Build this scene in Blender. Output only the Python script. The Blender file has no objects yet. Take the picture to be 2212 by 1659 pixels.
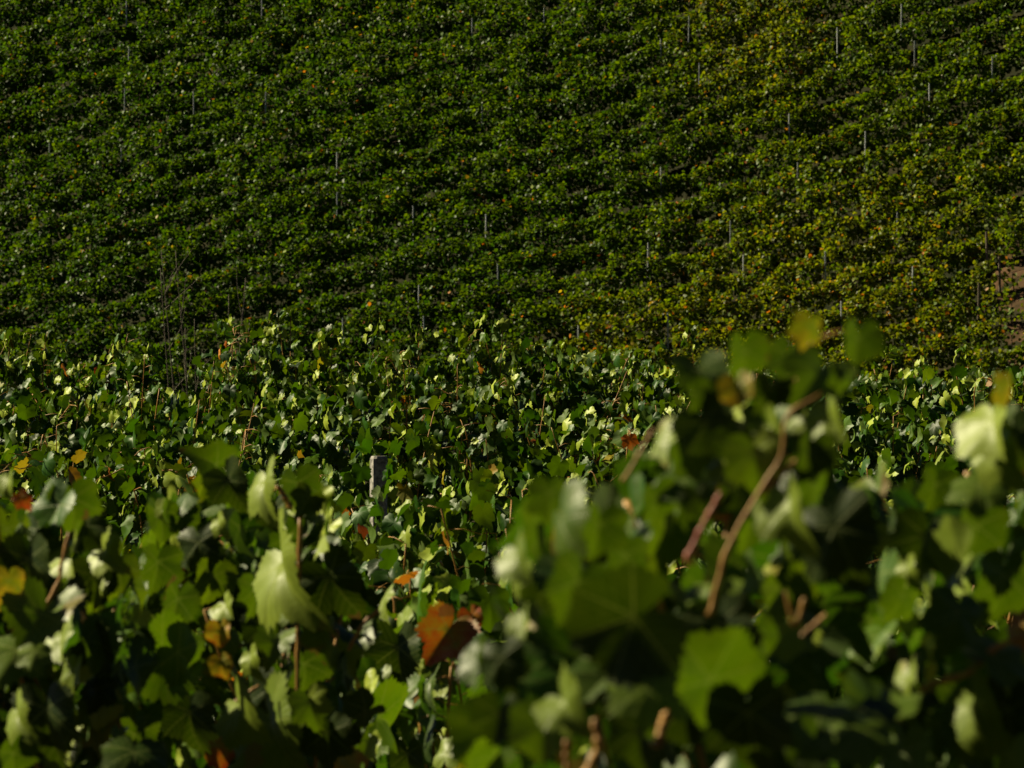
import bpy, math, random
import numpy as np
from mathutils import Vector

R = math.radians
# ------------------------------------------------------------------ camera, sky, sun, exposure
scn = bpy.context.scene
col = scn.collection
EYE = 1.80                       # camera height above the track it stands on
FRAME = 0.18                     # picture width per metre of distance (200 mm lens)
PXM = 2212 / FRAME               # picture units per metre at one metre
cam = bpy.data.cameras.new('camera')
cam.lens = 200; cam.sensor_width = 36
cam.clip_start = 0.1; cam.clip_end = 4000
cam.dof.use_dof = True
cam.dof.focus_distance = 31.0
cam.dof.aperture_fstop = 21.0
camo = bpy.data.objects.new('camera', cam)
camo.location = (0, 0, EYE); camo.rotation_euler = (R(90), 0, 0)
col.objects.link(camo); scn.camera = camo

SUN_EL, SUN_AZ = 36.0, 114.0     # azimuth: degrees left of -Y (behind the camera) would be 0; 90 = due left
S = Vector((-math.sin(R(SUN_AZ)) * math.cos(R(SUN_EL)), -math.cos(R(SUN_AZ)) * math.cos(R(SUN_EL)), math.sin(R(SUN_EL))))
SN = np.array(S)
w = bpy.data.worlds.new('World'); scn.world = w; w.use_nodes = True
nt = w.node_tree; nt.nodes.clear()
sky = nt.nodes.new('ShaderNodeTexSky'); sky.sky_type = 'NISHITA'; sky.sun_disc = False
sky.sun_elevation = R(SUN_EL); sky.sun_rotation = math.atan2(S.x, S.y)
sky.air_density = 0.16; sky.dust_density = 0.1; sky.altitude = 400
bg = nt.nodes.new('ShaderNodeBackground'); bg.inputs[1].default_value = 0.05
wo = nt.nodes.new('ShaderNodeOutputWorld')
nt.links.new(sky.outputs[0], bg.inputs[0]); nt.links.new(bg.outputs[0], wo.inputs[0])
sl = bpy.data.lights.new('sun', 'SUN'); sl.energy = 5.0; sl.angle = R(0.5); sl.color = (1.0, 0.90, 0.57)
so = bpy.data.objects.new('sun', sl); so.rotation_euler = S.to_track_quat('Z', 'Y').to_euler()
so.location = S * 60; col.objects.link(so)
scn.view_settings.view_transform = 'Standard'; scn.view_settings.look = 'None'
scn.view_settings.gamma = 1; scn.view_settings.exposure = 0.9
scn.render.engine = 'CYCLES'
scn.cycles.max_bounces = 5; scn.cycles.diffuse_bounces = 2; scn.cycles.glossy_bounces = 2
scn.cycles.transmission_bounces = 3; scn.cycles.transparent_max_bounces = 4
scn.cycles.use_denoising = True

# ------------------------------------------------------------------ helpers
def at(x, y, d):                 # point at distance d seen at (x, y) of a 2212 x 1659 picture
    return np.array([(x - 1106) / PXM * d, d, EYE - (y - 829.5) / PXM * d])
def proj(P):
    P = np.atleast_2d(P)
    return 1106 + P[:, 0] / P[:, 1] * PXM, 829.5 - (P[:, 2] - EYE) / P[:, 1] * PXM
def tag(o, label=None, cat=None, group=None, kind=None):
    for k, v in (('label', label), ('category', cat), ('group', group), ('kind', kind)):
        if v: o[k] = v
    return o
def empty(name, loc):
    o = bpy.data.objects.new(name, None); o.location = [float(c) for c in loc]
    o.empty_display_size = 0.2
    col.objects.link(o); return o
def link(name, me, mat, parent=None):
    o = bpy.data.objects.new(name, me); me.materials.append(mat)
    if parent is not None:
        o.parent = parent; o.location = -parent.location      # mesh data is in world coordinates
    col.objects.link(o); return o
def mesh_from(name, V, tri, smooth=True, attrs=None):
    me = bpy.data.meshes.new(name)
    n = len(V); m = len(tri)
    me.vertices.add(n); me.vertices.foreach_set('co', np.asarray(V, np.float32).ravel())
    me.loops.add(3 * m); me.loops.foreach_set('vertex_index', np.asarray(tri, np.int32).ravel())
    me.polygons.add(m)
    me.polygons.foreach_set('loop_start', np.arange(0, 3 * m, 3, dtype=np.int32))
    me.polygons.foreach_set('loop_total', np.full(m, 3, np.int32))
    me.polygons.foreach_set('use_smooth', np.full(m, smooth, bool))
    for an, (typ, arr) in (attrs or {}).items():
        a = me.attributes.new(an, typ, 'POINT')
        a.data.foreach_set('vector' if typ == 'FLOAT_VECTOR' else 'color', np.asarray(arr, np.float32).ravel())
    me.update(calc_edges=True); me.validate()
    return me
def norm(a):
    return a / np.maximum(np.linalg.norm(a, axis=-1, keepdims=True), 1e-9)
class Tubes:
    def __init__(self): self.V = []; self.F = []; self.n = 0
    def add(self, pts, r0, r1=None, k=6, bumps=0.0, rng=None):
        pts = np.asarray(pts, float); r1 = r0 if r1 is None else r1
        m = len(pts)
        tang = norm(np.gradient(pts, axis=0))
        ref = np.array([0.31, 0.83, 0.46])
        s = norm(np.cross(tang, ref)); t = np.cross(tang, s)
        rad = np.asarray(r0) if np.ndim(r0) else np.linspace(r0, r1, m)
        if bumps and rng is not None: rad = rad * (1 + bumps * rng.standard_normal(m).clip(-1.5, 1.5))
        a = np.arange(k) * 2 * np.pi / k
        ring = (np.cos(a)[None, :, None] * s[:, None, :] + np.sin(a)[None, :, None] * t[:, None, :]) * rad[:, None, None] + pts[:, None, :]
        V = np.vstack([ring.reshape(-1, 3), pts[:1], pts[-1:]])
        F = []
        for i in range(m - 1):
            for j in range(k):
                p, q = i * k + j, i * k + (j + 1) % k
                F += [(p, q, q + k), (p, q + k, p + k)]
        c0, c1 = m * k, m * k + 1
        for j in range(k):
            F += [(c0, (j + 1) % k, j), (c1, (m - 1) * k + j, (m - 1) * k + (j + 1) % k)]
        self.V.append(V); self.F.append(np.array(F) + self.n); self.n += len(V)
    def build(self, name, mat, parent=None):
        if not self.V: return None
        return link(name, mesh_from(name, np.vstack(self.V), np.vstack(self.F)), mat, parent)
def curve(pts, n=14):            # smooth line through points
    pts = np.asarray(pts, float)
    if len(pts) == 2: return pts[0] + (pts[1] - pts[0]) * np.linspace(0, 1, n)[:, None]
    P = np.vstack([2 * pts[0] - pts[1], pts, 2 * pts[-1] - pts[-2]]); out = []
    seg = max(3, n // (len(pts) - 1))
    for i in range(1, len(P) - 2):
        t = np.linspace(0, 1, seg, endpoint=False)[:, None]
        a, b, c, d = P[i - 1], P[i], P[i + 1], P[i + 2]
        out.append(0.5 * (2 * b + (c - a) * t + (2 * a - 5 * b + 4 * c - d) * t * t + (3 * b - a - 3 * c + d) * t ** 3))
    out.append(pts[-1:]); return np.vstack(out)

# ------------------------------------------------------------------ leaf templates
CTRL = [(0, 1.0), (12, .90), (27, .76), (40, .84), (53, .92), (66, .82), (82, .70), (98, .74), (112, .78), (128, .72), (145, .66), (160, .58), (170, .44), (180, .12)]
def leaf_template(n, rings, seed, bend=1.0):
    g = np.random.default_rng(seed)
    th = np.linspace(-180, 180, n, endpoint=False) + 360 / n * .5
    depth = g.uniform(.5, 1.45)
    ca = np.array([c[0] for c in CTRL]); cr = np.array([c[1] for c in CTRL])
    cr = 0.82 + (cr - 0.82) * depth; cr[-1] = .12; cr[-2] = .36
    r = np.interp(np.abs(th), ca, cr) * np.where(th < 0, g.uniform(.92, 1.08), 1)
    r *= 1 + 0.058 * np.where(np.arange(n) % 2 == 0, 1, -1) * g.uniform(.3, 1.4, n) + g.uniform(-.03, .03, n)
    t = np.radians(th)
    V = [[0, 0, 0]]; 
    for f in rings:
        for k in range(n): V.append([r[k] * f * math.sin(t[k]), r[k] * f * math.cos(t[k]), 0])
    V = np.array(V)
    rr = np.hypot(V[:, 0], V[:, 1]); aa = np.arctan2(V[:, 0], V[:, 1])
    fold = g.uniform(-.05, .48) * bend; droop = g.uniform(.10, .42) * bend; rip = g.uniform(.03, .11); ph = g.uniform(0, 6.3)
    V[:, 2] = fold * np.abs(V[:, 0]) - droop * .5 * rr ** 2 - g.uniform(-.12, .55) * V[:, 1] * np.abs(V[:, 1]) - g.uniform(-.35, .30) * V[:, 0] ** 2 + rip * rr ** 2 * np.sin(5 * aa + ph) \
        + .02 * rr * np.sin(9 * aa + 2 * ph) * rr - g.uniform(0, .3) * np.maximum(V[:, 1] - .4, 0) ** 2 + g.uniform(-.15, .15) * V[:, 0]
    F = []
    for k in range(n):
        q = (k + 1) % n
        F.append((0, 1 + q, 1 + k))
        for i in range(len(rings) - 1):
            a, b, c, d = 1 + i * n + k, 1 + i * n + q, 1 + (i + 1) * n + q, 1 + (i + 1) * n + k
            F += [(a, b, c), (a, c, d)]
    return V, np.array(F), np.stack([V[:, 0], V[:, 1], rr], 1)
def small_template(seed):
    g = np.random.default_rng(seed)
    a = np.radians(np.array([0, 50, 105, 160, 200, 255, 310]))
    r = np.array([1, .85, .75, .5, .5, .75, .85]) * g.uniform(.85, 1.15, 7)
    V = np.vstack([[0, 0.1, 0], np.stack([r * np.sin(a), r * np.cos(a), 0 * a], 1)])
    V[:, 2] = g.uniform(0, .5) * np.abs(V[:, 0]) - g.uniform(0, .35) * (V[:, 0] ** 2 + V[:, 1] ** 2)
    F = np.array([(0, 1 + (k + 1) % 7, 1 + k) for k in range(7)])
    return V, F, np.stack([V[:, 0], V[:, 1], np.hypot(V[:, 0], V[:, 1])], 1)
T_NEAR = [leaf_template(72, (.25, .5, .75, 1), 100 + i, 1.4) for i in range(14)]
T_MID = [leaf_template(30, (.55, 1), 200 + i, 2.0) for i in range(10)]
T_FAR = [small_template(300 + i) for i in range(8)]

class Leaves:
    def __init__(self): self.P = []; self.N = []; self.T = []; self.s = []; self.c = []
    def add(self, P, N, T, s, c):
        P = np.atleast_2d(P); k = len(P)
        self.P.append(P); self.N.append(np.broadcast_to(np.atleast_2d(N), (k, 3)))
        self.T.append(np.broadcast_to(np.atleast_2d(T), (k, 3)))
        self.s.append(np.broadcast_to(s, (k,))); self.c.append(np.broadcast_to(np.atleast_2d(c), (k, 3)))
    def build(self, name, templates, mat, parent, rng):
        if not self.P: return None
        P = np.vstack(self.P); N = norm(np.vstack(self.N)); T = np.vstack(self.T); s = np.concatenate(self.s); c = np.vstack(self.c)
        T = norm(T - N * (T * N).sum(1, keepdims=True)); X = np.cross(T, N)
        var = rng.integers(0, len(templates), len(P))
        VV, FF, LL, CC = [], [], [], []; off = 0
        for v, (tv, tf, tl) in enumerate(templates):
            i = np.where(var == v)[0]
            if not len(i): continue
            q = tv[None] * s[i, None, None]
            V = P[i, None] + q[..., 0:1] * X[i, None] + q[..., 1:2] * T[i, None] + q[..., 2:3] * N[i, None]
            nv = len(tv)
            F = tf[None] + (np.arange(len(i)) * nv)[:, None, None] + off
            VV.append(V.reshape(-1, 3)); FF.append(F.reshape(-1, 3)); off += nv * len(i)
            LL.append(np.tile(tl, (len(i), 1)))
            CC.append(np.repeat(np.hstack([c[i], np.ones((len(i), 1))]), nv, axis=0))
        me = mesh_from(name, np.vstack(VV), np.vstack(FF), True,
                       {'tint': ('FLOAT_COLOR', np.vstack(CC)), 'leafco': ('FLOAT_VECTOR', np.vstack(LL))})
        return link(name, me, mat, parent)

# ------------------------------------------------------------------ materials
def new_mat(name):
    m = bpy.data.materials.new(name); m.use_nodes = True; m.node_tree.nodes.clear()
    return m, m.node_tree.nodes, m.node_tree.links
def ramp(N, stops):
    r = N.new('ShaderNodeValToRGB'); e = r.color_ramp.elements
    while len(e) < len(stops): e.new(0.5)
    for k, (p, c) in enumerate(stops): e[k].position = p; e[k].color = (*c, 1)
    return r
def leaf_material(name, detail, SPEC=.22, TR=.26):
    m, N, L = new_mat(name)
    def math_(op, a, b=None, c=None):
        n = N.new('ShaderNodeMath'); n.operation = op
        for i, v in enumerate((a, b, c)):
            if v is None: continue
            if isinstance(v, (int, float)): n.inputs[i].default_value = v
            else: L.new(v, n.inputs[i])
        return n.outputs[0]
    def mix(f, a, b, blend='MIX'):
        n = N.new('ShaderNodeMix'); n.data_type = 'RGBA'; n.blend_type = blend
        for s, v in ((n.inputs[0], f), (n.inputs[6], a), (n.inputs[7], b)):
            if isinstance(v, (int, float)): s.default_value = v
            elif isinstance(v, tuple): s.default_value = (*v, 1)
            else: L.new(v, s)
        return n.outputs[2]
    at_ = N.new('ShaderNodeAttribute'); at_.attribute_name = 'tint'
    sep = N.new('ShaderNodeSeparateColor'); L.new(at_.outputs['Color'], sep.inputs[0])
    rnd, aut, pale = sep.outputs[0], sep.outputs[1], sep.outputs[2]
    if detail:                   # autumn colour runs in patches from the margin inwards
        lc0 = N.new('ShaderNodeAttribute'); lc0.attribute_name = 'leafco'
        sx0 = N.new('ShaderNodeSeparateXYZ'); L.new(lc0.outputs['Vector'], sx0.inputs[0])
        pn = N.new('ShaderNodeTexNoise'); pn.inputs['Scale'].default_value = 1.8; pn.inputs['Detail'].default_value = 4
        L.new(lc0.outputs['Vector'], pn.inputs['Vector'])
        patch = math_('ADD', math_('MULTIPLY', math_('SUBTRACT', pn.outputs[0], .55), 1.5), math_('MULTIPLY', math_('SUBTRACT', sx0.outputs[2], .55), .35))
        aut = math_('ADD', aut, math_('MULTIPLY', patch, math_('MULTIPLY', aut, .9)))
    up = ramp(N, [(0, (.015, .058, .002)), (.30, (.080, .130, .002)), (.52, (.30, .21, .014)), (.72, (.36, .11, .010)), (1, (.30, .03, .008))]); L.new(aut, up.inputs[0])
    tr = ramp(N, [(0, (.046, .145, .001)), (.30, (.25, .35, .001)), (.52, (.62, .42, .015)), (.72, (.70, .20, .010)), (1, (.60, .06, .010))]); L.new(aut, tr.inputs[0])
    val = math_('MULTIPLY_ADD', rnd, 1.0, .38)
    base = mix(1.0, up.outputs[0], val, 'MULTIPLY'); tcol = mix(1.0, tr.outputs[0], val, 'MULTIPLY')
    geo = N.new('ShaderNodeNewGeometry')
    under = mix(.40, base, (.12, .17, .035))
    vein = None
    lc = N.new('ShaderNodeAttribute'); lc.attribute_name = 'leafco'
    if detail:
        sx = N.new('ShaderNodeSeparateXYZ'); L.new(lc.outputs['Vector'], sx.inputs[0]); x, y, rr = sx.outputs
        bp, ba = None, None
        for ang in (0, 52, -52, 112, -112):
            dx, dy = math.sin(R(ang)), math.cos(R(ang))
            along = math_('MULTIPLY_ADD', x, dx, math_('MULTIPLY', y, dy))
            perp = math_('ABSOLUTE', math_('MULTIPLY_ADD', x, dy, math_('MULTIPLY', y, -dx)))
            perp = math_('ADD', perp, math_('MULTIPLY', math_('LESS_THAN', along, 0.0), 9.0))
            if bp is None: bp, ba = perp, along
            else:
                lt = math_('LESS_THAN', perp, bp)
                ba = math_('ADD', math_('MULTIPLY', along, lt), math_('MULTIPLY', ba, math_('SUBTRACT', 1.0, lt)))
                bp = math_('MINIMUM', perp, bp)
        wid = math_('MULTIPLY_ADD', ba, -.020, .026)
        v1 = math_('SUBTRACT', 1.0, math_('SMOOTH_MIN', math_('DIVIDE', bp, wid), 1.0, .3))
        v1 = math_('MAXIMUM', v1, 0.0)
        fr = math_('FRACT', math_('MULTIPLY', math_('SUBTRACT', ba, math_('MULTIPLY', bp, .9)), 6.5))
        d2 = math_('ABSOLUTE', math_('SUBTRACT', fr, .5))
        v2 = math_('MAXIMUM', math_('SUBTRACT', 1.0, math_('MULTIPLY', d2, 9.0)), 0.0)
        vein = math_('MAXIMUM', v1, math_('MULTIPLY', v2, .4))
        base = mix(math_('MULTIPLY', vein, .75), base, (.20, .23, .06))
        under = mix(math_('MULTIPLY', vein, .6), under, (.28, .29, .18))
        tcol = mix(math_('MULTIPLY', vein, .6), tcol, (.30, .36, .05))
        nz = N.new('ShaderNodeTexNoise'); nz.inputs['Scale'].default_value = 3.0; nz.inputs['Detail'].default_value = 5
        L.new(lc.outputs['Vector'], nz.inputs['Vector'])
        base = mix(math_('MULTIPLY', math_('SUBTRACT', nz.outputs[0], .35), .9), base, mix(.5, base, (.10, .10, .02)))
        spot = N.new('ShaderNodeTexNoise'); spot.inputs['Scale'].default_value = 9.0; spot.inputs['Detail'].default_value = 3
        L.new(geo.outputs['Position'], spot.inputs['Vector'])
        sm = math_('MULTIPLY', math_('GREATER_THAN', math_('ADD', spot.outputs[0], math_('MULTIPLY', rr, .10)), .74), .7)
        base = mix(sm, base, (.13, .07, .03)); under = mix(sm, under, (.16, .09, .05)); tcol = mix(sm, tcol, (.16, .07, .02))
    colr = mix(geo.outputs['Backfacing'], base, under)
    colr = mix(pale, colr, (.35, .42, .045))  # pale: cream of sunlit leaf faces, mixed straight into the colour
    p = N.new('ShaderNodeBsdfPrincipled')
    L.new(colr, p.inputs['Base Color'])
    p.inputs['Specular IOR Level'].default_value = .20 if detail else SPEC
    L.new(math_('MULTIPLY_ADD', geo.outputs['Backfacing'], .10, .45), p.inputs['Roughness'])
    if detail:
        b = N.new('ShaderNodeBump'); b.inputs['Strength'].default_value = .30; b.inputs['Distance'].default_value = .003
        h = math_('ADD', math_('MULTIPLY', v1, -.5), math_('MULTIPLY', nz.outputs[0], 1.2))
        L.new(h, b.inputs['Height']); L.new(b.outputs[0], p.inputs['Normal'])
    t = N.new('ShaderNodeBsdfTranslucent'); L.new(tcol, t.inputs[0])
    mx = N.new('ShaderNodeMixShader'); mx.inputs[0].default_value = TR
    L.new(p.outputs[0], mx.inputs[1]); L.new(t.outputs[0], mx.inputs[2])
    o = N.new('ShaderNodeOutputMaterial'); L.new(mx.outputs[0], o.inputs[0])
    return m
M_NEAR = leaf_material('vine_leaf_near', True, .3, .21)
M_LEAF = leaf_material('vine_leaf', False, .13, .18)
M_FAR = leaf_material('vine_leaf_far', False, .10, .30)
def simple(name, c1, c2, scale, rough=.8, bump=.4, dist=.01, detail=6, spec=.3):
    m, N, L = new_mat(name)
    tc = N.new('ShaderNodeNewGeometry')
    nz = N.new('ShaderNodeTexNoise'); nz.inputs['Scale'].default_value = scale; nz.inputs['Detail'].default_value = detail
    L.new(tc.outputs['Position'], nz.inputs['Vector'])
    rp = ramp(N, [(.32, c1), (.68, c2)]); L.new(nz.outputs[0], rp.inputs[0])
    p = N.new('ShaderNodeBsdfPrincipled'); L.new(rp.outputs[0], p.inputs['Base Color'])
    p.inputs['Roughness'].default_value = rough; p.inputs['Specular IOR Level'].default_value = spec
    b = N.new('ShaderNodeBump'); b.inputs['Strength'].default_value = bump; b.inputs['Distance'].default_value = dist
    L.new(nz.outputs[0], b.inputs['Height']); L.new(b.outputs[0], p.inputs['Normal'])
    o = N.new('ShaderNodeOutputMaterial'); L.new(p.outputs[0], o.inputs[0]); return m
M_SOIL = simple('soil', (.008, .014, .003), (.032, .027, .011), 1.1, .95, .8, .05, 9, .1)
M_CANE = simple('cane', (.22, .095, .022), (.50, .26, .065), 45, .5, .3, .002)
M_RED = simple('red_cane', (.26, .05, .035), (.42, .13, .07), 45, .5, .3, .002)
M_BARK = simple('bark', (.05, .035, .025), (.15, .105, .075), 60, .9, 1.0, .01)
M_CONC = simple('concrete', (.12, .11, .105), (.40, .37, .35), 55, .9, .6, .004)
M_STAKE = simple('stake', (.33, .35, .38), (.50, .52, .55), 20, .6, .2, .003)
M_WOOD = simple('grey_wood', (.14, .11, .085), (.27, .21, .17), 25, .9, .5, .004)
M_TWIG = simple('dry_twig', (.08, .065, .05), (.17, .135, .11), 15, .8, .2, .003)

# ------------------------------------------------------------------ the ground: one sheet, near field, dip, crest, valley and the far hill
GY = [-3000, -330, -120, -14, 0, 5, 9.4, 12.5, 16.5, 20, 24, 28, 32, 37, 42, 60, 90, 150, 200, 226, 5000]
GZ = [150, 150, 62, .0, .0, .0, -.1, -.3, -.41, -.34, -.24, -.11, .05, .28, .14, -.7, -1.7, -7, -12, -14, -14]  # the rise behind the camera is unseen, added to block sky light
HS, HX = 0.50, 0.27
def hill(x, y):
    x = np.asarray(x, float); y = np.asarray(y, float)
    u = np.maximum(y - 330, 0)
    return EYE - 2 + HS * (np.minimum(y, 330) - 245) + .05 * u + HX * 90 * np.tanh(x / 90) + .45 * np.sin(x * .14 + y * .06) + .3 * np.sin(x * .05 - y * .11)
def ground(x, y):
    x = np.asarray(x, float); y = np.asarray(y, float)
    a = np.interp(y, GY, GZ); b = hill(x, y)
    b = np.where(y > 170, b, -60)
    m = np.maximum(a, b); d = np.abs(a - b)
    return m + np.where(d < 2, (2 - d) ** 2 / 8, 0)
ys = np.concatenate([[-3000, -1500, -700, -330, -200, -120, -80, -60], np.arange(-40, 60, .8), np.arange(60, 225, 3), np.arange(225, 312, .65), np.arange(312, 420, 4), [450, 520, 650, 900, 1400, 2200, 3200]])
xs = np.concatenate([[-2500, -1200, -600, -300, -160, -90, -60], np.arange(-40, 40.1, 1.0), [60, 90, 160, 300, 600, 1200, 2500]])
XX, YY = np.meshgrid(xs, ys)
rg = np.random.default_rng(5)
ZZ = ground(XX, YY) + rg.normal(0, .025, XX.shape)
nx, ny = len(xs), len(ys)
idx = np.arange(nx * ny).reshape(ny, nx)
a, b, c, d = idx[:-1, :-1].ravel(), idx[:-1, 1:].ravel(), idx[1:, 1:].ravel(), idx[1:, :-1].ravel()
gm = mesh_from('ground', np.stack([XX.ravel(), YY.ravel(), ZZ.ravel()], 1), np.vstack([np.stack([a, b, c], 1), np.stack([a, c, d], 1)]))
tag(link('ground', gm, M_SOIL), 'bare brown vineyard soil under the vines and on the hillside', 'ground', None, 'structure')

# bare earth track where the rows end on the hill
tx = np.arange(21.0, 27.01, .22); ty = np.arange(239.5, 250.6, .22)
TX, TY = np.meshgrid(tx, ty)
TZ = ground(TX, TY) + .05 + rg.normal(0, .03, TX.shape) + .07 * np.sin(TY * 2.4 + TX * .4)
i2 = np.arange(TX.size).reshape(TX.shape)
a, b, c, d = i2[:-1, :-1].ravel(), i2[:-1, 1:].ravel(), i2[1:, 1:].ravel(), i2[1:, :-1].ravel()
M_TRACK = simple('track_earth', (.035, .025, .012), (.15, .080, .042), 1.4, .95, .8, .05, 9, .1)
tag(link('path', mesh_from('path', np.stack([TX.ravel(), TY.ravel(), TZ.ravel()], 1), np.vstack([np.stack([a, b, c], 1), np.stack([a, c, d], 1)])), M_TRACK),
    'bare reddish earth track at the ends of the hillside rows', 'path', None, 'structure')

# ------------------------------------------------------------------ stakes on the far hill (picture x, top, bottom; source 2592 wide)
K = 2212 / 2592
HPOST = [(320, 3, 44), (315, 222, 280), (491, 232, 268), (306, 375, 409), (125, 361, 388), (325, 118, 141), (663, -6, 38), (672, 232, 287),
         (1195, 47, 88), (853, 385, 429), (1220, 265, 291), (1377, 20, 60), (1743, 41, 104), (1674, 97, 112), (1770, 160, 182), (1675, 423, 441),
         (2281, 10, 32), (2120, 70, 134), (2315, 103, 167), (2511, 144, 182), (2353, 211, 256), (1997, 288, 303), (2190, 332, 356), (2019, 411, 452),
         (853, 486, 521), (1047, 521, 548), (1230, 542, 580), (1261, 668, 692), (1060, 721, 741), (867, 803, 838), (1074, 800, 821),
         (1640, 614, 649), (1849, 559, 589), (1882, 645, 686), (1464, 824, 850), (1691, 789, 885), (2270, 537, 553), (2089, 636, 706),
         (2309, 674, 697), (2130, 762, 789), (2499, 586, 662), (2531, 650, 744), (2477, 715, 777)]
PH = 1.72
posts = []
for (px, t, b) in HPOST:
    lo, hi = 225.0, 320.0
    for _ in range(40):
        mid_ = (lo + hi) / 2
        p = at(px * K, t * K, mid_)
        if ground(p[0], mid_) + PH > p[2]: hi = mid_
        else: lo = mid_
    p = at(px * K, t * K, lo)
    posts.append((p[0], lo, float(ground(p[0], lo)), px * K, t * K, b * K))

# ------------------------------------------------------------------ the rows of vines on the far hill
ROWS = [231 + 2.62 * k for k in range(29)]
YEL = [(1620, 50, 170, 1.4), (1720, 650, 280, 1.1), (1300, 770, 130, 1.0), (2050, 700, 260, .6), (1500, 780, 170, .9), (2000, 450, 260, .35), (480, 720, 120, .25)]
ORD = ['first', 'second', 'third', 'fourth', 'fifth', 'sixth', 'seventh', 'eighth', 'ninth', 'tenth', 'eleventh', 'twelfth', 'thirteenth', 'fourteenth',
       'fifteenth', 'sixteenth', 'seventeenth', 'eighteenth', 'nineteenth', 'twentieth', 'twenty-first', 'twenty-second', 'twenty-third', 'twenty-fourth',
       'twenty-fifth', 'twenty-sixth', 'twenty-seventh', 'twenty-eighth', 'twenty-ninth', 'thirtieth']
g = np.random.default_rng(11)
rows_out = []
for ry0 in ROWS:
    ry = ry0
    half = .09 * ry + 2.0
    P_all = []
    x = -half
    while x < half:                                    # one clump per vine
        wv = g.uniform(.9, 1.35)
        cx = x + wv / 2; x += wv
        zt = 1.66 * g.uniform(.66, 1.18); dep = g.uniform(.34, .80); ry = ry0 + g.normal(0, .13)
        n = int(330 * wv * g.uniform(.75, 1.1))
        th = g.uniform(0, 2 * np.pi, n); rad = np.sqrt(g.uniform(.25, 1, n))
        lx = cx + wv * .50 * g.uniform(-1, 1, n)
        edge = np.clip(1.15 - .45 * np.abs((lx - cx) / (wv * .56)) ** 2, .5, 1.15)
        dep = dep * np.where(np.sin(th) > -.15, 1.0, .7)
        lz = .85 + np.sin(th) * rad * np.where(np.sin(th) > 0, (zt - .83) * edge * .95, .72)
        ly = ry + np.cos(th) * rad * dep * edge
        k = int(n * .07)                               # shoots that stick out at the top
        lz[:k] = zt * g.uniform(.95, 1.18, k); ly[:k] = ry + g.normal(0, .15, k)
        P_all.append(np.stack([lx, ly, lz, np.cos(th), np.sin(th)], 1))
    A = np.vstack(P_all)
    P = A[:, :3].copy(); P[:, 2] += ground(P[:, 0], P[:, 1])
    sx, sy = proj(P)
    keep = (sx > -70) & (sx < 2282) & (sy > -90) & (sy < 900) & (A[:, 2] > .22)
    end = 21.55 + .5 * np.sin(P[:, 1] * 2.1) + g.normal(0, .15, len(P))
    keep &= ~((P[:, 0] > end) & (ry0 > 240.5) & (ry0 < 249) & (g.random(len(P)) < .88))     # the rows stop at the earth track
    keep &= ~((P[:, 0] > end - 1.3) & (ry0 > 240.5) & (ry0 < 247.5) & (g.random(len(P)) < .4))
    for (qx, qy, qz, fx, ft, fb) in posts:
        keep &= ~((np.abs(sx - fx) < 9) & (sy > ft - 6) & (sy < fb) & (P[:, 1] < qy + .3))
    P, A, sx, sy = P[keep], A[keep], sx[keep], sy[keep]
    if len(P) < 400: continue
    n = len(P)
    out = np.stack([g.normal(0, .35, n), A[:, 3], A[:, 4] * .8 + .25], 1)
    N = norm(.75 * out + .55 * SN[None] * (g.random((n, 1)) < .6) + g.normal(0, .55, (n, 3)))
    T = np.stack([g.normal(0, .5, n), g.normal(0, .5, n), -1 + g.normal(0, .4, n)], 1)
    y_ = np.zeros(n)
    for (ex, ey, er, ea) in YEL: y_ += ea * np.exp(-((sx - ex) ** 2 + (sy - ey) ** 2) / er ** 2)
    aut = np.clip(.09 * g.random(n) * (.9 + 2.0 * np.clip(sx / 2212, 0, 1) ** 2) + .36 * y_ * g.random(n), 0, .34)
    aut = np.clip(aut + .20 * np.clip(A[:, 4], 0, 1) * g.random(n), 0, .35)  # ridge-top highlight painted in: upper leaves tinted yellower
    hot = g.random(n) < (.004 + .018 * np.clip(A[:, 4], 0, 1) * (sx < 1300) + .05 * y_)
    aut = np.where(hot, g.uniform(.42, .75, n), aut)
    pale = np.where(g.random(n) < .03, g.uniform(.2, .6, n), 0)
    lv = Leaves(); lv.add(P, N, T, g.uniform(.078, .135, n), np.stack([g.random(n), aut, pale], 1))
    rows_out.append((ry0, lv, float(np.percentile(sy, 50))))
rows_out.sort(key=lambda r: -r[0])
for k, (ry, lv, _) in enumerate(rows_out):
    allP = np.vstack(lv.P); x0, x1 = allP[:, 0].min() + .4, allP[:, 0].max() - .4
    root = empty('vine_row', ((x0 + x1) / 2, ry, float(ground((x0 + x1) / 2, ry))))
    nm = ORD[k] + ' from the top'
    if k == 0: nm = 'topmost of all'
    elif k == len(rows_out) - 1: nm = 'lowest of all'
    tag(root, 'green hedge-like vine row climbing the far hillside, ' + nm, 'vine row', 'vine rows on the far hillside')
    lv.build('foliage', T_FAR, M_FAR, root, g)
    tb = Tubes()
    xx = x0
    while xx < x1:
        gz = float(ground(xx, ry)); tb.add([(xx, ry, gz - .05), (xx + g.normal(0, .03), ry + .02, gz + .4), (xx + g.normal(0, .05), ry, gz + .85)], .03, .02, 5)
        xx += g.uniform(1.0, 1.3)
    xw = np.linspace(x0, x1, 60)
    tb.add(np.stack([xw, 0 * xw + ry, ground(xw, ry) + .85], 1), .014, .014, 4)
    tb.build('trunk_line', M_BARK, root)
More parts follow.
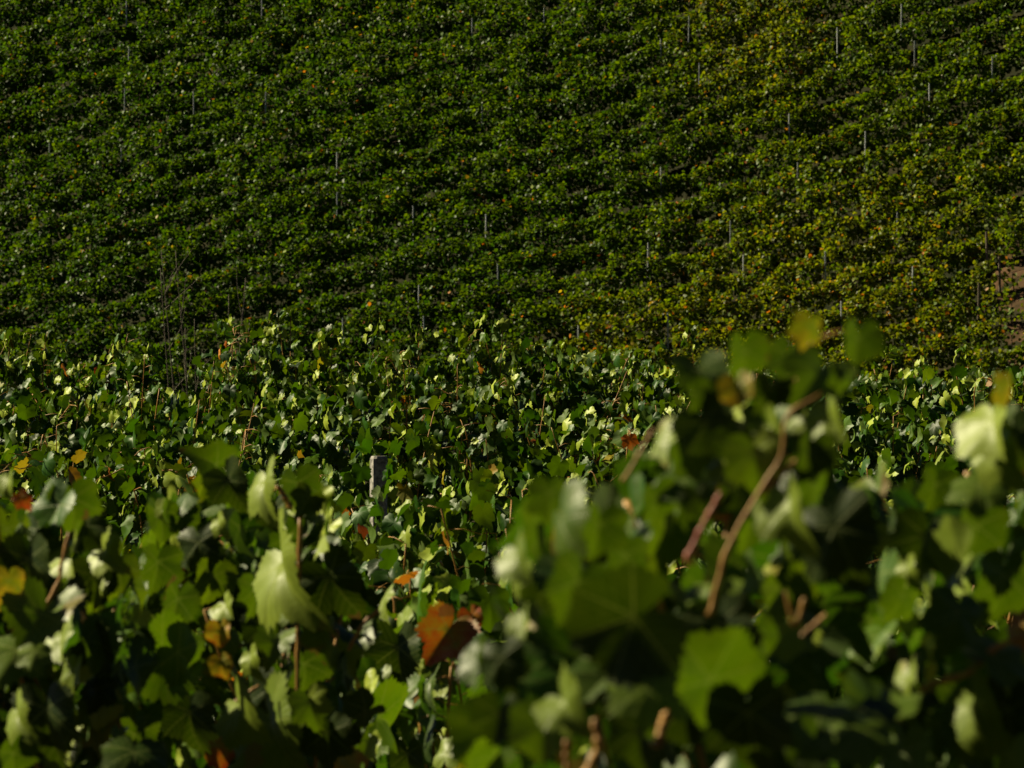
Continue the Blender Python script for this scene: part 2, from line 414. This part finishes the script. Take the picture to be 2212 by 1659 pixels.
# stakes as things, numbered along their row
def box_post(name, x, y, z, h, w_, d_, mat, tilt=0.0, yaw=0.0, cap=True):
    bev = min(w_, d_) * .18
    sec = np.array([(-w_ / 2 + bev, -d_ / 2), (w_ / 2 - bev, -d_ / 2), (w_ / 2, -d_ / 2 + bev), (w_ / 2, d_ / 2 - bev), (w_ / 2 - bev, d_ / 2), (-w_ / 2 + bev, d_ / 2), (-w_ / 2, d_ / 2 - bev), (-w_ / 2, -d_ / 2 + bev)])
    cy, sy_ = math.cos(yaw), math.sin(yaw)
    sec = np.stack([sec[:, 0] * cy - sec[:, 1] * sy_, sec[:, 0] * sy_ + sec[:, 1] * cy], 1)
    lev = [(-.25, 1), (h * .5, 1), (h - bev, 1), (h, .82)]
    V = []; F = []
    for (hz, s) in lev:
        for (a_, b_) in sec: V.append((x + a_ * s + tilt * hz, y + b_ * s, z + hz))
    k = 8
    for i in range(len(lev) - 1):
        for j in range(k):
            p, q = i * k + j, i * k + (j + 1) % k
            F += [(p, q, q + k), (p, q + k, p + k)]
    t0 = (len(lev) - 1) * k
    for j in range(1, k - 1): F.append((t0, t0 + j, t0 + j + 1)); F.append((0, j + 1, j))
    return mesh_from(name, V, F, False)
rys = np.array([r[0] for r in rows_out])
byrow = {}
for p in posts:
    byrow.setdefault(int(np.argmin(np.abs(rys - p[1]))), []).append(p)
for k in sorted(byrow):
    ps = sorted(byrow[k])
    for j, (x, y, z, fx, ft, fb) in enumerate(ps):
        who = 'the only one' if len(ps) == 1 else ORD[j] + ' from left'
        wood = fx > 2090 and ft > 480
        me = box_post('vineyard_stake', x, y, z, PH, .058 if not wood else .10, .06, None, g.normal(0, .012), g.uniform(-.3, .3))
        o = link('vineyard_stake', me, M_WOOD if wood else M_STAKE)
        tag(o, f"{'brownish' if wood else 'thin pale'} stake in the hillside vine row {ORD[k]} from the top, {who} there", 'stake', 'stakes in the hillside rows')

# ------------------------------------------------------------------ grapevines of the near field
def leaf_orient(n, rng, face, sunny=.5):
    """normals and tips of hanging leaves; face = outward directions"""
    k = (rng.random((n, 1)) < sunny)
    face = face * np.array([2.0, .5, 1])
    N = norm(np.where(k, np.array([[-.85, -.30, .50]]) + rng.normal(0, .36, (n, 3)), face * .6 + np.array([.15, 0, .2]) + rng.normal(0, .42, (n, 3))))
    T = np.stack([rng.normal(0, .45, n), rng.normal(0, .45, n), -1 + rng.normal(0, .35, n)], 1) + .35 * face
    return N, T, k[:, 0]
def grow_vine(x, y, z, h, width, shoots, rng, size, keep=None, autumn=.05, zmin=.55, extra=0, sunny=.5, label='', cat='grapevine', group=None,
              templates=T_MID, mat=M_LEAF, hero=None, sparse=1.0, depth=.20):
    root = empty('grapevine', (x, y, z))
    tag(root, label, cat, group)
    tk = Tubes(); st = Tubes(); lv = Leaves()
    pts = [(x + rng.normal(0, .02), y + rng.normal(0, .02), z + t) for t in (-.08, .2, .45, .72)]
    tk.add(curve(pts, 16), .032, .022, 8, .12, rng)
    tk.build('trunk', M_BARK, root)
    top = np.array(pts[-1])
    for sgn in (-1, 1):
        tipc = np.array([x + sgn * width / 2, y + rng.normal(0, .03), z + .80])
        st.add(curve([top, (top + tipc) / 2 + [0, 0, .05], tipc], 10), .016, .010, 6, .1, rng)
    PL, FL, SZ = [], [], []
    for i in range(shoots):
        sx0 = x + width * (i + rng.random()) / shoots - width / 2
        hh = h * rng.choice([.78, .88, .95, 1.0, 1.06]) * rng.uniform(.95, 1.04)
        lean = rng.normal(0, .13, 2)
        p0 = np.array([sx0, y, z + .80]); p2 = np.array([sx0 + lean[0], y + lean[1] * 1.2 + rng.normal(0, depth * .6), z + hh])
        p1 = (p0 + p2) / 2 + np.append(rng.normal(0, .07, 2), 0)
        line = [p0, p1, p2]
        if rng.random() < .5: line.append(p2 + np.array([rng.normal(0, .10), rng.normal(0, .10), rng.uniform(-.14, .05)]))
        c = curve(line, 18)
        keepc = True if keep is None else keep(c).all()
        cc = c
        if not keepc:
            kk = keep(c); cc = c[:int(np.argmin(kk))]
        if len(cc) > 4: st.add(cc, .0048, .0022 if keepc else .0036, 5)
        L_ = np.linalg.norm(np.diff(c, axis=0), axis=1).sum()
        m = max(3, int(L_ / .058 * sparse))
        tt = np.linspace(.05, 1, m); ix = (tt * (len(c) - 1)).astype(int)
        base = c[ix]
        side = rng.uniform(0, 2 * np.pi) + np.arange(m) * 2.5 + rng.normal(0, .5, m)
        f = np.stack([np.cos(side), np.sin(side), rng.normal(.1, .3, m)], 1)
        pet = rng.uniform(.04, .11, m)
        pos = base + f * pet[:, None] * np.array([1, 1 + depth, .6])
        s = size * rng.uniform(.62, 1.18, m) * np.where(tt > .85, .72, 1)
        PL.append(pos); FL.append(f); SZ.append(s)
        for q in range(m if keepc else 0):
            if z + h * .62 < pos[q, 2] and (keep is None or keep(pos[q:q + 1])[0]): st.add([base[q], (base[q] + pos[q]) / 2 + [0, 0, .008], pos[q]], .0016, .0013, 4)
    if extra:
        e = np.stack([x + rng.uniform(-.55, .55, extra) * width, y + rng.normal(0, depth, extra), z + h * (1 - rng.beta(1.2, 2.0, extra) * .62)], 1)
        fe = norm(np.stack([rng.normal(0, .6, extra), np.sign(e[:, 1] - y) * .8, rng.normal(.1, .3, extra)], 1))
        PL.append(e); FL.append(fe); SZ.append(size * rng.uniform(.6, 1.15, extra))
    P = np.vstack(PL); F = np.vstack(FL); s = np.concatenate(SZ)
    ok = P[:, 2] > z + zmin
    if keep is not None: ok &= keep(P)
    P, F, s = P[ok], F[ok], s[ok]; n = len(P)
    N, T, k = leaf_orient(n, rng, F, sunny)
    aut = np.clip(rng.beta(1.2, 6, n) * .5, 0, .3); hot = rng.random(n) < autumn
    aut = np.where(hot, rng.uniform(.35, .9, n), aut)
    pale = np.where(rng.random(n) < np.where(k, .55, .03), rng.uniform(.3, 1.0, n), 0)  # sun-facing leaves get the painted sunlit cream far more often
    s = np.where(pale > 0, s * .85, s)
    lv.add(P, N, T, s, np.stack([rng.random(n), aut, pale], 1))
    st.root = root
    if hero: hero(root, st, lv)
    st.build('stem', M_CANE, root)
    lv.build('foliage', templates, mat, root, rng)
    return root

# rows of the near field, from the crest towards the camera: distance, top in the picture, spacing
post_px = (797, 832, 985, 1082)
pd = 26.6; pp = at(815, 985, pd)
def mid_keep(y):
    def f(P):
        sx, sy = proj(P)
        k = np.ones(len(P), bool)
        for dz in (.06, .2, .34):                      # the sun reaches the concrete post
            D = P - (pp - [0.04, 0, dz]); t = D @ SN
            k &= ~((t > .02) & (t < 5) & (np.linalg.norm(D - t[:, None] * SN, axis=1) < .14))
        if y < 26.5: k &= ~((sx > 792) & (sx < 838) & (sy > 976) & (sy < 1050))
        k &= ~((sx > 345) & (sx < 432) & (sy < 850 - .0 * sx)) if y > 30 else True
        k &= ~((sx > 1430) & (sy < 795)) if y > 30 else True
        return k
    return f
MID = [(42, 800, 5), (37, 762, 6), (32, 835, 6), (28, 905, 6), (24, 985, 6), (20, 1075, 5), (16.5, 1170, 5), (13, 1270, 4)]
gv = np.random.default_rng(77)
TALL = [(498, 712, 0), (600, 690, 0), (628, 684, 0), (720, 732, 1), (815, 725, 1), (905, 722, 1), (1045, 722, 1), (1085, 706, 1), (1180, 760, 1), (1378, 772, 1), (1492, 730, 0),
        (100, 728, 1), (20, 735, 1), (245, 752, 1), (330, 765, 1), (1930, 770, 1), (2010, 790, 0), (2080, 765, 0), (1240, 775, 0), (690, 745, 1)]
def tall_shoots(y, x0, x1, zc_, row, rng):
    def f(root, st, lv):
        for (px, top, rr_) in TALL:
            sx_ = (px - 1106) / PXM * y
            if rr_ != row or not (x0 <= sx_ < x1): continue
            tip = at(px, top, y); base = np.array([tip[0] + rng.normal(0, .08), y, zc_ + .8])
            c = curve([base, (base + tip) / 2 + [rng.normal(0, .04), rng.normal(0, .04), 0], tip, tip + [rng.normal(0, .05), 0, -.03]], 24)
            st.add(c, .0048, .002, 5)
            m = 22; ix = np.linspace(6, len(c) - 1, m).astype(int)
            N, T, _k = leaf_orient(m, rng, norm(np.stack([np.cos(np.arange(m) * 2.6), np.sin(np.arange(m) * 2.6), .1 + 0 * np.arange(m)], 1)), .6)
            lv.add(c[ix] + rng.normal(0, .035, (m, 3)), N, T, .055 * rng.uniform(.6, 1.1, m), np.stack([rng.random(m), rng.uniform(.02, .22, m), np.where(rng.random(m) < .5, .8, 0)], 1))
    return f
for r, (yy, tp, _) in enumerate(MID):
    half = .09 * yy + .35
    n = max(3, int(round(2 * half / 1.12)))
    step = 2 * half / n
    for j in range(n):
        x = -half + (j + .5) * step + gv.normal(0, .08); y = yy + gv.normal(0, .2) + x * .05
        px = 1106 + x / y * PXM
        top = tp + gv.normal(0, 12)
        if r == 1:
            if 1150 < px: top += 45
            if px < 340: top += 5
        if r == 0 and px > 1700: top += 10
        z = float(ground(x, y))
        h = EYE - (top - 829.5) / PXM * y - z
        col_ = 'leftmost' if j == 0 else ('rightmost' if j == n - 1 else ORD[j] + ' from left')
        rowname = ['on the sunlit crest below the hillside', 'second row down from the crest', 'third row down from the crest', 'fourth row down from the crest', 'fifth row down from the crest',
                   'sixth row down from the crest', 'seventh row down from the crest', 'eighth row down from the crest'][r]
        lab = f"leafy green grapevine, {col_} in the {'row ' if r == 0 else ''}{rowname}"
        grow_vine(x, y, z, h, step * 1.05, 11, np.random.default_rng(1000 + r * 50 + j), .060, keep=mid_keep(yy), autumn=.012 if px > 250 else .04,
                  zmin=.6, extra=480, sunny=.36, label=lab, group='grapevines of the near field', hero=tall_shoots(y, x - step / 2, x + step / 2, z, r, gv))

# concrete post standing among them
gz = float(ground(pp[0], pd))
me = box_post('concrete_post', pp[0], pd, gz, pp[2] - gz, .070, .072, None, .004, R(22))
tag(link('concrete_post', me, M_CONC), 'square grey concrete post with one sunlit side, standing among the vines', 'post')

# bare saplings in the dip behind the crest
gs = np.random.default_rng(9)
for k, (px, topy, d, lab) in enumerate([(405, 540, 88, 'taller bare grey sapling in the gap between the crest vines'), (492, 600, 92, 'shorter bare grey sapling behind the crest, beside the taller one')]):
    b = at(px, 860, d); gz = float(ground(b[0], d)); topz = at(px, topy, d)[2]
    root = empty('bare_sapling', (b[0], d, gz)); tag(root, lab, 'sapling', 'bare saplings behind the crest')
    tb = Tubes(); br = Tubes()
    for q in range(5):
        o = gs.normal(0, .10, 2); tz = gz + (topz - gz) * gs.uniform(.75, 1.0) if q else topz
        p0 = np.array([b[0] + o[0] * .4, d + o[1] * .4, gz - .05]); p1 = np.array([b[0] + o[0] * 2 + gs.normal(0, .15), d + o[1] * 2, tz])
        c = curve([p0, (p0 + p1) / 2 + np.append(gs.normal(0, .07, 2), 0), p1], 16)
        (tb if q == 0 else br).add(c, .022 if q == 0 else .014, .005, 5)
        for e in range(7):
            s0 = c[gs.integers(5, 15)]; dr = np.array([gs.normal(0, .3), gs.normal(0, .2), gs.uniform(.3, .9)])
            br.add(curve([s0, s0 + dr * .5 + [gs.normal(0, .03), 0, 0], s0 + dr], 6), .006, .002, 4)
    tb.build('trunk', M_TWIG, root); br.build('branches', M_TWIG, root)

# ------------------------------------------------------------------ foreground vines with leaves set one by one
NORM = {'lit': (-.80, -.42, .43), 'edge': (-.90, -.22, .35), 'trans': (.60, -.78, .08), 'under': (-.62, .72, .25), 'dark': (-.38, -.92, .12), 'sky': (.10, -.50, .86), 'face': (-.30, -.90, .25)}
def set_leaf(lv, x, y, d, L, ang, kind, aut=.13, pale=0.0, rnd=.5, wob=None, n=None):
    """leaf whose middle is seen at (x, y) at distance d, L long in picture units, tip pointing ang degrees clockwise from up"""
    N = np.array(n if n is not None else NORM[kind], float)
    if wob is not None: N = N + wob.normal(0, .10, 3)
    N = N / np.linalg.norm(N)
    if kind == 'dark': rnd = 0.0  # leaves in shade: the shade is put into their colour too
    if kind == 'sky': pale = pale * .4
    dv = np.array([math.sin(R(ang)), 0, math.cos(R(ang))])
    ny = N[1] if abs(N[1]) > .12 else (.12 if N[1] >= 0 else -.12)
    T = dv + np.array([0, 1, 0]) * np.clip(-(dv @ N) / ny, -1.3, 1.3)
    T = T / np.linalg.norm(T)
    pr = max(.55, math.hypot(T[0], T[2]))
    s = L / (PXM / d) / 1.72 / pr; pale = pale * .55  # pale puts sun and sky sheen into the leaf colour
    P = at(x, y, d) - T * s * .25
    lv.add(P, N, T, s, (rnd, aut, pale))
def set_stem(st, pts, d, wpx, wpx2=None):
    p = [at(a_, b_, d + (q[0] if q else 0)) for (a_, b_, *q) in pts]
    c = curve(p, 26); n = len(c)
    r = np.linspace(wpx, wpx2 or wpx, n) * .40 / (PXM / d)
    tb = st if getattr(st, 'root', None) is None else Tubes()
    nodes = 1 + .45 * np.exp(-((np.arange(n) % 7 - 3) / .8) ** 2)          # swollen joints
    g_ = np.random.default_rng(int(abs(pts[0][0]) * 7 + pts[0][1]))
    c = c + g_.normal(0, 1, c.shape) * r[:, None] * .10
    tb.add(c, r * nodes, None, 8)
    if tb is not st: tb.build('cane', M_CANE, st.root)
def hero_leaf(root, rng, label, *a_, **k_):
    l = Leaves(); set_leaf(l, *a_, **k_); o = l.build('leaf', T_NEAR, M_NEAR, root, rng); tag(o, label)

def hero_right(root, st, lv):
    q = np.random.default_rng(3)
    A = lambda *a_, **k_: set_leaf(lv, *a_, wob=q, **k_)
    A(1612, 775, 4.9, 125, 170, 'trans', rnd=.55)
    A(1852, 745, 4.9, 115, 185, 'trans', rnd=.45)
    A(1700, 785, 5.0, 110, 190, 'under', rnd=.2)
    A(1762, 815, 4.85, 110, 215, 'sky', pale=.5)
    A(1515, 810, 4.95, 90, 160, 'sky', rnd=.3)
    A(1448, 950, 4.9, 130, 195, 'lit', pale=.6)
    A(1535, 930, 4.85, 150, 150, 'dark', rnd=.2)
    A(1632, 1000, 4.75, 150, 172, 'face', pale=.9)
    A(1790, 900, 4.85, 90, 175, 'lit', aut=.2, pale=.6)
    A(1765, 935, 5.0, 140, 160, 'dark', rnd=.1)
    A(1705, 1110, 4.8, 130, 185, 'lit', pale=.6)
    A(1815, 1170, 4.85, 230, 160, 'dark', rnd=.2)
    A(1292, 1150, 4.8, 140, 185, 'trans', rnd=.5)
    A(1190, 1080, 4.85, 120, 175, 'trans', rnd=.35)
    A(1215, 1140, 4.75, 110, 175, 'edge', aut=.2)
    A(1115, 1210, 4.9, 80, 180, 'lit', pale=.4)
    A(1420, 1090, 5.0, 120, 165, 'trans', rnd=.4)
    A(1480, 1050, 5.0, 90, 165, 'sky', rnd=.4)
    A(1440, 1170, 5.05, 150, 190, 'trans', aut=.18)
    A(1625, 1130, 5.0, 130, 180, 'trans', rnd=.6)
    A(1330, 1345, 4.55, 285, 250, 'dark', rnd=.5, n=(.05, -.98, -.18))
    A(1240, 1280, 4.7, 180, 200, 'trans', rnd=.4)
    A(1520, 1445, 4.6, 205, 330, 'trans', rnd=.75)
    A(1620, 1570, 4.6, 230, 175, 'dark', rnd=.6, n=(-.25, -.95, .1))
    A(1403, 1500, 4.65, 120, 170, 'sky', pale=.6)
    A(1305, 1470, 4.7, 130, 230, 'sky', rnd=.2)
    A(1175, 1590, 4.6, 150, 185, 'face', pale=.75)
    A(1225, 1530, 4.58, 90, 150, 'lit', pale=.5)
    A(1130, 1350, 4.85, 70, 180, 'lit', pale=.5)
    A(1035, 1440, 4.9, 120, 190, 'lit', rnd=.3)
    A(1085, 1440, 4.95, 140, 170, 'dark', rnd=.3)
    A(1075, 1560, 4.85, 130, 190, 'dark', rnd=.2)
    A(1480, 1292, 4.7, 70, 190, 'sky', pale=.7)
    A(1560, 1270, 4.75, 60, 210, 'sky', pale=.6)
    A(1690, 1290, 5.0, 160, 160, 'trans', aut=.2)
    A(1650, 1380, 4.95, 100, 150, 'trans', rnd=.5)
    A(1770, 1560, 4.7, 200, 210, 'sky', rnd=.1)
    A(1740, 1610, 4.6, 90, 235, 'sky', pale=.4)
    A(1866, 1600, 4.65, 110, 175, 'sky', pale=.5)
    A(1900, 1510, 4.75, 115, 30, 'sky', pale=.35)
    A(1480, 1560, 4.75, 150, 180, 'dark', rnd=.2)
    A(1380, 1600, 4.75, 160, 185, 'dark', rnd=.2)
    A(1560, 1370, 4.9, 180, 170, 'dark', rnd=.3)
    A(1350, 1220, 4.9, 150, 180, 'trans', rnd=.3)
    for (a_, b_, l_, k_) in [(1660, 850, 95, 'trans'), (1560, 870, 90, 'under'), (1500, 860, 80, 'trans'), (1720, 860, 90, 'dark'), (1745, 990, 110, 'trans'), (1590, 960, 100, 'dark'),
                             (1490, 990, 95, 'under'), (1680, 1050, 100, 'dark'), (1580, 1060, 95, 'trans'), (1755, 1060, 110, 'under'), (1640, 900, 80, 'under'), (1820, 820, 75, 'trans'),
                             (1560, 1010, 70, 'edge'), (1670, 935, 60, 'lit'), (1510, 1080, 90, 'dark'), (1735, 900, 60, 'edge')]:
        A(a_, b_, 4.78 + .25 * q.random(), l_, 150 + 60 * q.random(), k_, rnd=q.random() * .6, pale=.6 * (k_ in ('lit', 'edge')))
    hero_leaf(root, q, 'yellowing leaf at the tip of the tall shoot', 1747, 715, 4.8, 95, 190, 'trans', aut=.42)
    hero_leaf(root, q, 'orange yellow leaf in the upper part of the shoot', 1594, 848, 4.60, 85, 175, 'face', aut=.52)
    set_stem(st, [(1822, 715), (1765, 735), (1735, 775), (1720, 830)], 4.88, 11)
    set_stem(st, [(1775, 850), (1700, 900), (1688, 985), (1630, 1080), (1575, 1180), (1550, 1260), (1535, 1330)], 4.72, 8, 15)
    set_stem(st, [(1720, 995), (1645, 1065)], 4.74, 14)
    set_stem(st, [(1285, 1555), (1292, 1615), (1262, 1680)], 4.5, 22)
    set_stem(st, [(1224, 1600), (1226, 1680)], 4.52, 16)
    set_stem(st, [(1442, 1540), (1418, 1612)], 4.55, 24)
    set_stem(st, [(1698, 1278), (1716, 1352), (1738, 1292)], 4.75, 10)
    set_stem(st, [(1732, 1375), (1785, 1328)], 4.75, 13)
    set_stem(st, [(1412, 925), (1370, 1000), (1345, 1040)], 4.95, 9)
    rd = Tubes(); set_stem(rd, [(1558, 1065), (1525, 1125), (1482, 1212)], 4.7, 13, 16); tag(rd.build('cane', M_RED, root), 'reddish cane stub among the leaves')

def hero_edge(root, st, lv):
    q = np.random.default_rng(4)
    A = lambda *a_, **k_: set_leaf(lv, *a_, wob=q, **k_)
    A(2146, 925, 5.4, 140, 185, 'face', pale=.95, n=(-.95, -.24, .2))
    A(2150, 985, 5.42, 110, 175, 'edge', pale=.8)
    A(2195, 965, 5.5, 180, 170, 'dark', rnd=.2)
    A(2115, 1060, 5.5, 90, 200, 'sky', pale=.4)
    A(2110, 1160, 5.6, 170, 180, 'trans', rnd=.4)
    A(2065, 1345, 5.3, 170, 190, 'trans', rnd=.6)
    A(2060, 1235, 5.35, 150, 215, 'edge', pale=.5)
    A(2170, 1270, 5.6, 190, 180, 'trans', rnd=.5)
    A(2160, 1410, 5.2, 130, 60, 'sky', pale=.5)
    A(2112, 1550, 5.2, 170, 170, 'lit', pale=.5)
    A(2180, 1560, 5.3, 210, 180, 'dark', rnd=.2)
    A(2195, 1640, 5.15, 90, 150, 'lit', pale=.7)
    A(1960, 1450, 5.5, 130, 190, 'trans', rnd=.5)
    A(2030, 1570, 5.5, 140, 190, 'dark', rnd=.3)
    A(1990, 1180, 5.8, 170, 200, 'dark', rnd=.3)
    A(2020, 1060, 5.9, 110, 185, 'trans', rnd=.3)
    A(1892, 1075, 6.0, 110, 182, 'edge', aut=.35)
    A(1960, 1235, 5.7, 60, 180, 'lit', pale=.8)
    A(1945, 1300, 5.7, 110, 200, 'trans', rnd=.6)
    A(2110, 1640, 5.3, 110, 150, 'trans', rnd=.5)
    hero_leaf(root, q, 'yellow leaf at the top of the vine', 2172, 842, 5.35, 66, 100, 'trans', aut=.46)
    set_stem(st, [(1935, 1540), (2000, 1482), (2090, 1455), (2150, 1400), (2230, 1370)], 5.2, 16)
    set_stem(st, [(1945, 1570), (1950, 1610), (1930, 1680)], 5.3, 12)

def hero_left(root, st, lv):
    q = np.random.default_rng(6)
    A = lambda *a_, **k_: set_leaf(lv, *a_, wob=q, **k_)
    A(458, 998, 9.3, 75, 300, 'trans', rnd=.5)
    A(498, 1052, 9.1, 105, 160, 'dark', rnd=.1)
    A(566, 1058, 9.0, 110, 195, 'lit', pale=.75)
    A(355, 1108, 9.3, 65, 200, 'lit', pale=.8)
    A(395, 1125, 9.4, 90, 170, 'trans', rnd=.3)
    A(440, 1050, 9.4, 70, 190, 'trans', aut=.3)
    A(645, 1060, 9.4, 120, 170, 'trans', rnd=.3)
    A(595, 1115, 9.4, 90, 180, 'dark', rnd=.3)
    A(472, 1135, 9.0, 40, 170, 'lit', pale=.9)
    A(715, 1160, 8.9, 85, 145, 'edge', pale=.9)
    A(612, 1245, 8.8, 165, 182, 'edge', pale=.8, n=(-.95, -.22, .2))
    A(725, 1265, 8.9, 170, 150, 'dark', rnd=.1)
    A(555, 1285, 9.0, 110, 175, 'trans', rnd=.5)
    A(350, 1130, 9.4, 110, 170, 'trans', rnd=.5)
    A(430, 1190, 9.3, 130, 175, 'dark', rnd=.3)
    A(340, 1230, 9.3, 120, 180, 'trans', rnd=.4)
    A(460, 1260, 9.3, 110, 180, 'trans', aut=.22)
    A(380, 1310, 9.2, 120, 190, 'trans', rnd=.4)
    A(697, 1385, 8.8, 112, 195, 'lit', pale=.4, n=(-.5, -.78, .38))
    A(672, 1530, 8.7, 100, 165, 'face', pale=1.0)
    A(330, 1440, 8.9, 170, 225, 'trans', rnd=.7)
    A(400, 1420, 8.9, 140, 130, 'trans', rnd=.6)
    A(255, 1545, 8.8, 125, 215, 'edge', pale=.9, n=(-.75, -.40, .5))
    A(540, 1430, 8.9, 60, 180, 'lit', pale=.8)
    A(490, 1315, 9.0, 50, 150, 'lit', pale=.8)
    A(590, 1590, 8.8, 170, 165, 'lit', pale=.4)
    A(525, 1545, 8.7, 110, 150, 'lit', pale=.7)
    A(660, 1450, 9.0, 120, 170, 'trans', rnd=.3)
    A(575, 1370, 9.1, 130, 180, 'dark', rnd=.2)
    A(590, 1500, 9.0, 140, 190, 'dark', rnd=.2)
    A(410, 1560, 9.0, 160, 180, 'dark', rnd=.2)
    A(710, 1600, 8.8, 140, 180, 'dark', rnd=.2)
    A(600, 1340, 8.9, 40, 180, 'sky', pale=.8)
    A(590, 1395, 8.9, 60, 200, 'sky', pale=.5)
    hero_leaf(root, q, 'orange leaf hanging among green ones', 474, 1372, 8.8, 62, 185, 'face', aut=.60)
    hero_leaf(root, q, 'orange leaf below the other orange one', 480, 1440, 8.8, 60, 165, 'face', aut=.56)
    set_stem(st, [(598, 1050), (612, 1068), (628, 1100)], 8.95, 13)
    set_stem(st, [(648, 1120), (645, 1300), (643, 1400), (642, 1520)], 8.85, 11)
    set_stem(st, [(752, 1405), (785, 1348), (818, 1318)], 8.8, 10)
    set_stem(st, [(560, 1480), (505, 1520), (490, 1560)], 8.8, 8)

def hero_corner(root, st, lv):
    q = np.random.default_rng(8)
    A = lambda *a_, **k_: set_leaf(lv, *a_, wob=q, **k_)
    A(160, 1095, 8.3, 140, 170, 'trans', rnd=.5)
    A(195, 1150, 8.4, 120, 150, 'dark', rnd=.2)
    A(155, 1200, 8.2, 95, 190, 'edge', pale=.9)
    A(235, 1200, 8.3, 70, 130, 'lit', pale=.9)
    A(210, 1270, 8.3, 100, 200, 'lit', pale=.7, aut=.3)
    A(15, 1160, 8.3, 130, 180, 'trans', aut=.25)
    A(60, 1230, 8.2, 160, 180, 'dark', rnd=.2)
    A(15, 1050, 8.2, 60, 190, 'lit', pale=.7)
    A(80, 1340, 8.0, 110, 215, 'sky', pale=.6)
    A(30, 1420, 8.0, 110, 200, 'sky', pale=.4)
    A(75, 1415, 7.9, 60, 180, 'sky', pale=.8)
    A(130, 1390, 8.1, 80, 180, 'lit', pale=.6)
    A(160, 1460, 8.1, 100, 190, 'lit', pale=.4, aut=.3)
    A(40, 1555, 7.9, 80, 160, 'lit', pale=.7)
    A(100, 1560, 8.0, 200, 180, 'dark', rnd=.1)
    A(140, 1310, 8.3, 150, 180, 'dark', rnd=.2)
    A(210, 1400, 8.3, 120, 170, 'dark', rnd=.2)
    A(30, 1640, 7.9, 100, 170, 'trans', rnd=.4)
    A(290, 1640, 8.0, 100, 180, 'sky', rnd=.2)
    hero_leaf(root, q, 'yellow leaf with an orange rim beside the pale stem', 18, 1268, 8.0, 105, 180, 'trans', aut=.5)
    hero_leaf(root, q, 'small red leaf at the top of the vine', 48, 1080, 8.1, 45, 150, 'face', aut=.95)
    set_stem(st, [(150, 1150), (132, 1220), (125, 1260), (60, 1375)], 8.05, 10)

def hero_centre(root, st, lv):
    q = np.random.default_rng(12)
    A = lambda *a_, **k_: set_leaf(lv, *a_, wob=q, **k_)
    A(835, 1555, 10.6, 130, 110, 'trans', rnd=.9)
    A(792, 1612, 10.4, 75, 200, 'face', pale=1.0)
    A(968, 1615, 10.2, 105, 15, 'lit', pale=.6, aut=.15)
    A(880, 1640, 10.6, 90, 180, 'dark', rnd=.4)
    A(825, 1460, 10.8, 28, 180, 'sky', pale=1.0)
    A(825, 1300, 10.6, 60, 200, 'edge', pale=.7)
    A(860, 1420, 11.0, 150, 180, 'dark', rnd=.2)
    hero_leaf(root, q, 'large orange red leaf catching the sun', 958, 1375, 10.2, 128, 215, 'face', aut=.78, rnd=.25, n=(.1, -.95, .3))
    hero_leaf(root, q, 'small red leaf curled behind the orange one', 1022, 1340, 10.3, 60, 160, 'face', aut=.95)

fgk = lambda prof: (lambda P: proj(P)[1] > np.interp(proj(P)[0], [p_[0] for p_ in prof], [p_[1] for p_ in prof]) + 25)
def fg(x_px, d, top_px, width, seed, prof, hero, lab, shoots=12, extra=120, size=.055):
    b = at(x_px, 829.5, d); z = float(ground(b[0], d)); h = EYE - (top_px - 829.5) / PXM * d - z
    grow_vine(b[0], d, z, h, width, shoots, np.random.default_rng(seed), size, keep=fgk(prof), autumn=.03, zmin=h - .62, extra=extra, sunny=.30,
              label=lab, group='foreground grapevines', templates=T_NEAR, mat=M_NEAR, hero=hero, sparse=.9, depth=.16)
fg(1520, 5.35, 900, .85, 31, [(0, 2500), (1040, 1640), (1080, 1420), (1110, 1250), (1150, 1060), (1400, 1020), (1450, 900), (1560, 840), (1800, 830), (1860, 1080), (1900, 1300), (2000, 1500), (2300, 1900)], hero_right,
   'blurred large-leaved grapevine with tall shoot and orange yellow leaf, nearest the viewer', 15, 620)
fg(2150, 6.0, 850, .7, 32, [(0, 2500), (1850, 1500), (1900, 1080), (2080, 1020), (2110, 850), (2300, 830)], hero_edge,
   'blurred grapevine at the right edge with one large cream-lit leaf under a yellow leaf', 12, 520)
fg(540, 9.6, 985, .75, 33, [(0, 1400), (280, 1250), (330, 1100), (420, 990), (480, 1000), (680, 1030), (770, 1200), (800, 1300), (860, 2500), (3000, 2500)], hero_left,
   'soft-focus grapevine with hanging orange leaf, left of the large orange red leaf', 16, 720)
fg(100, 8.6, 1040, .65, 34, [(-400, 1000), (0, 1040), (110, 1040), (220, 1100), (290, 1250), (340, 1500), (420, 2500), (3000, 2500)], hero_corner,
   'soft-focus grapevine at the left edge with small red leaf and yellow leaf', 13, 600)
fg(900, 11.2, 1310, .5, 35, [(0, 2500), (700, 1700), (780, 1420), (830, 1320), (1000, 1320), (1080, 1500), (3000, 2500)], hero_centre,
   'grapevine bearing the large orange red leaf, between the two bushy blurred vines', 9, 330)
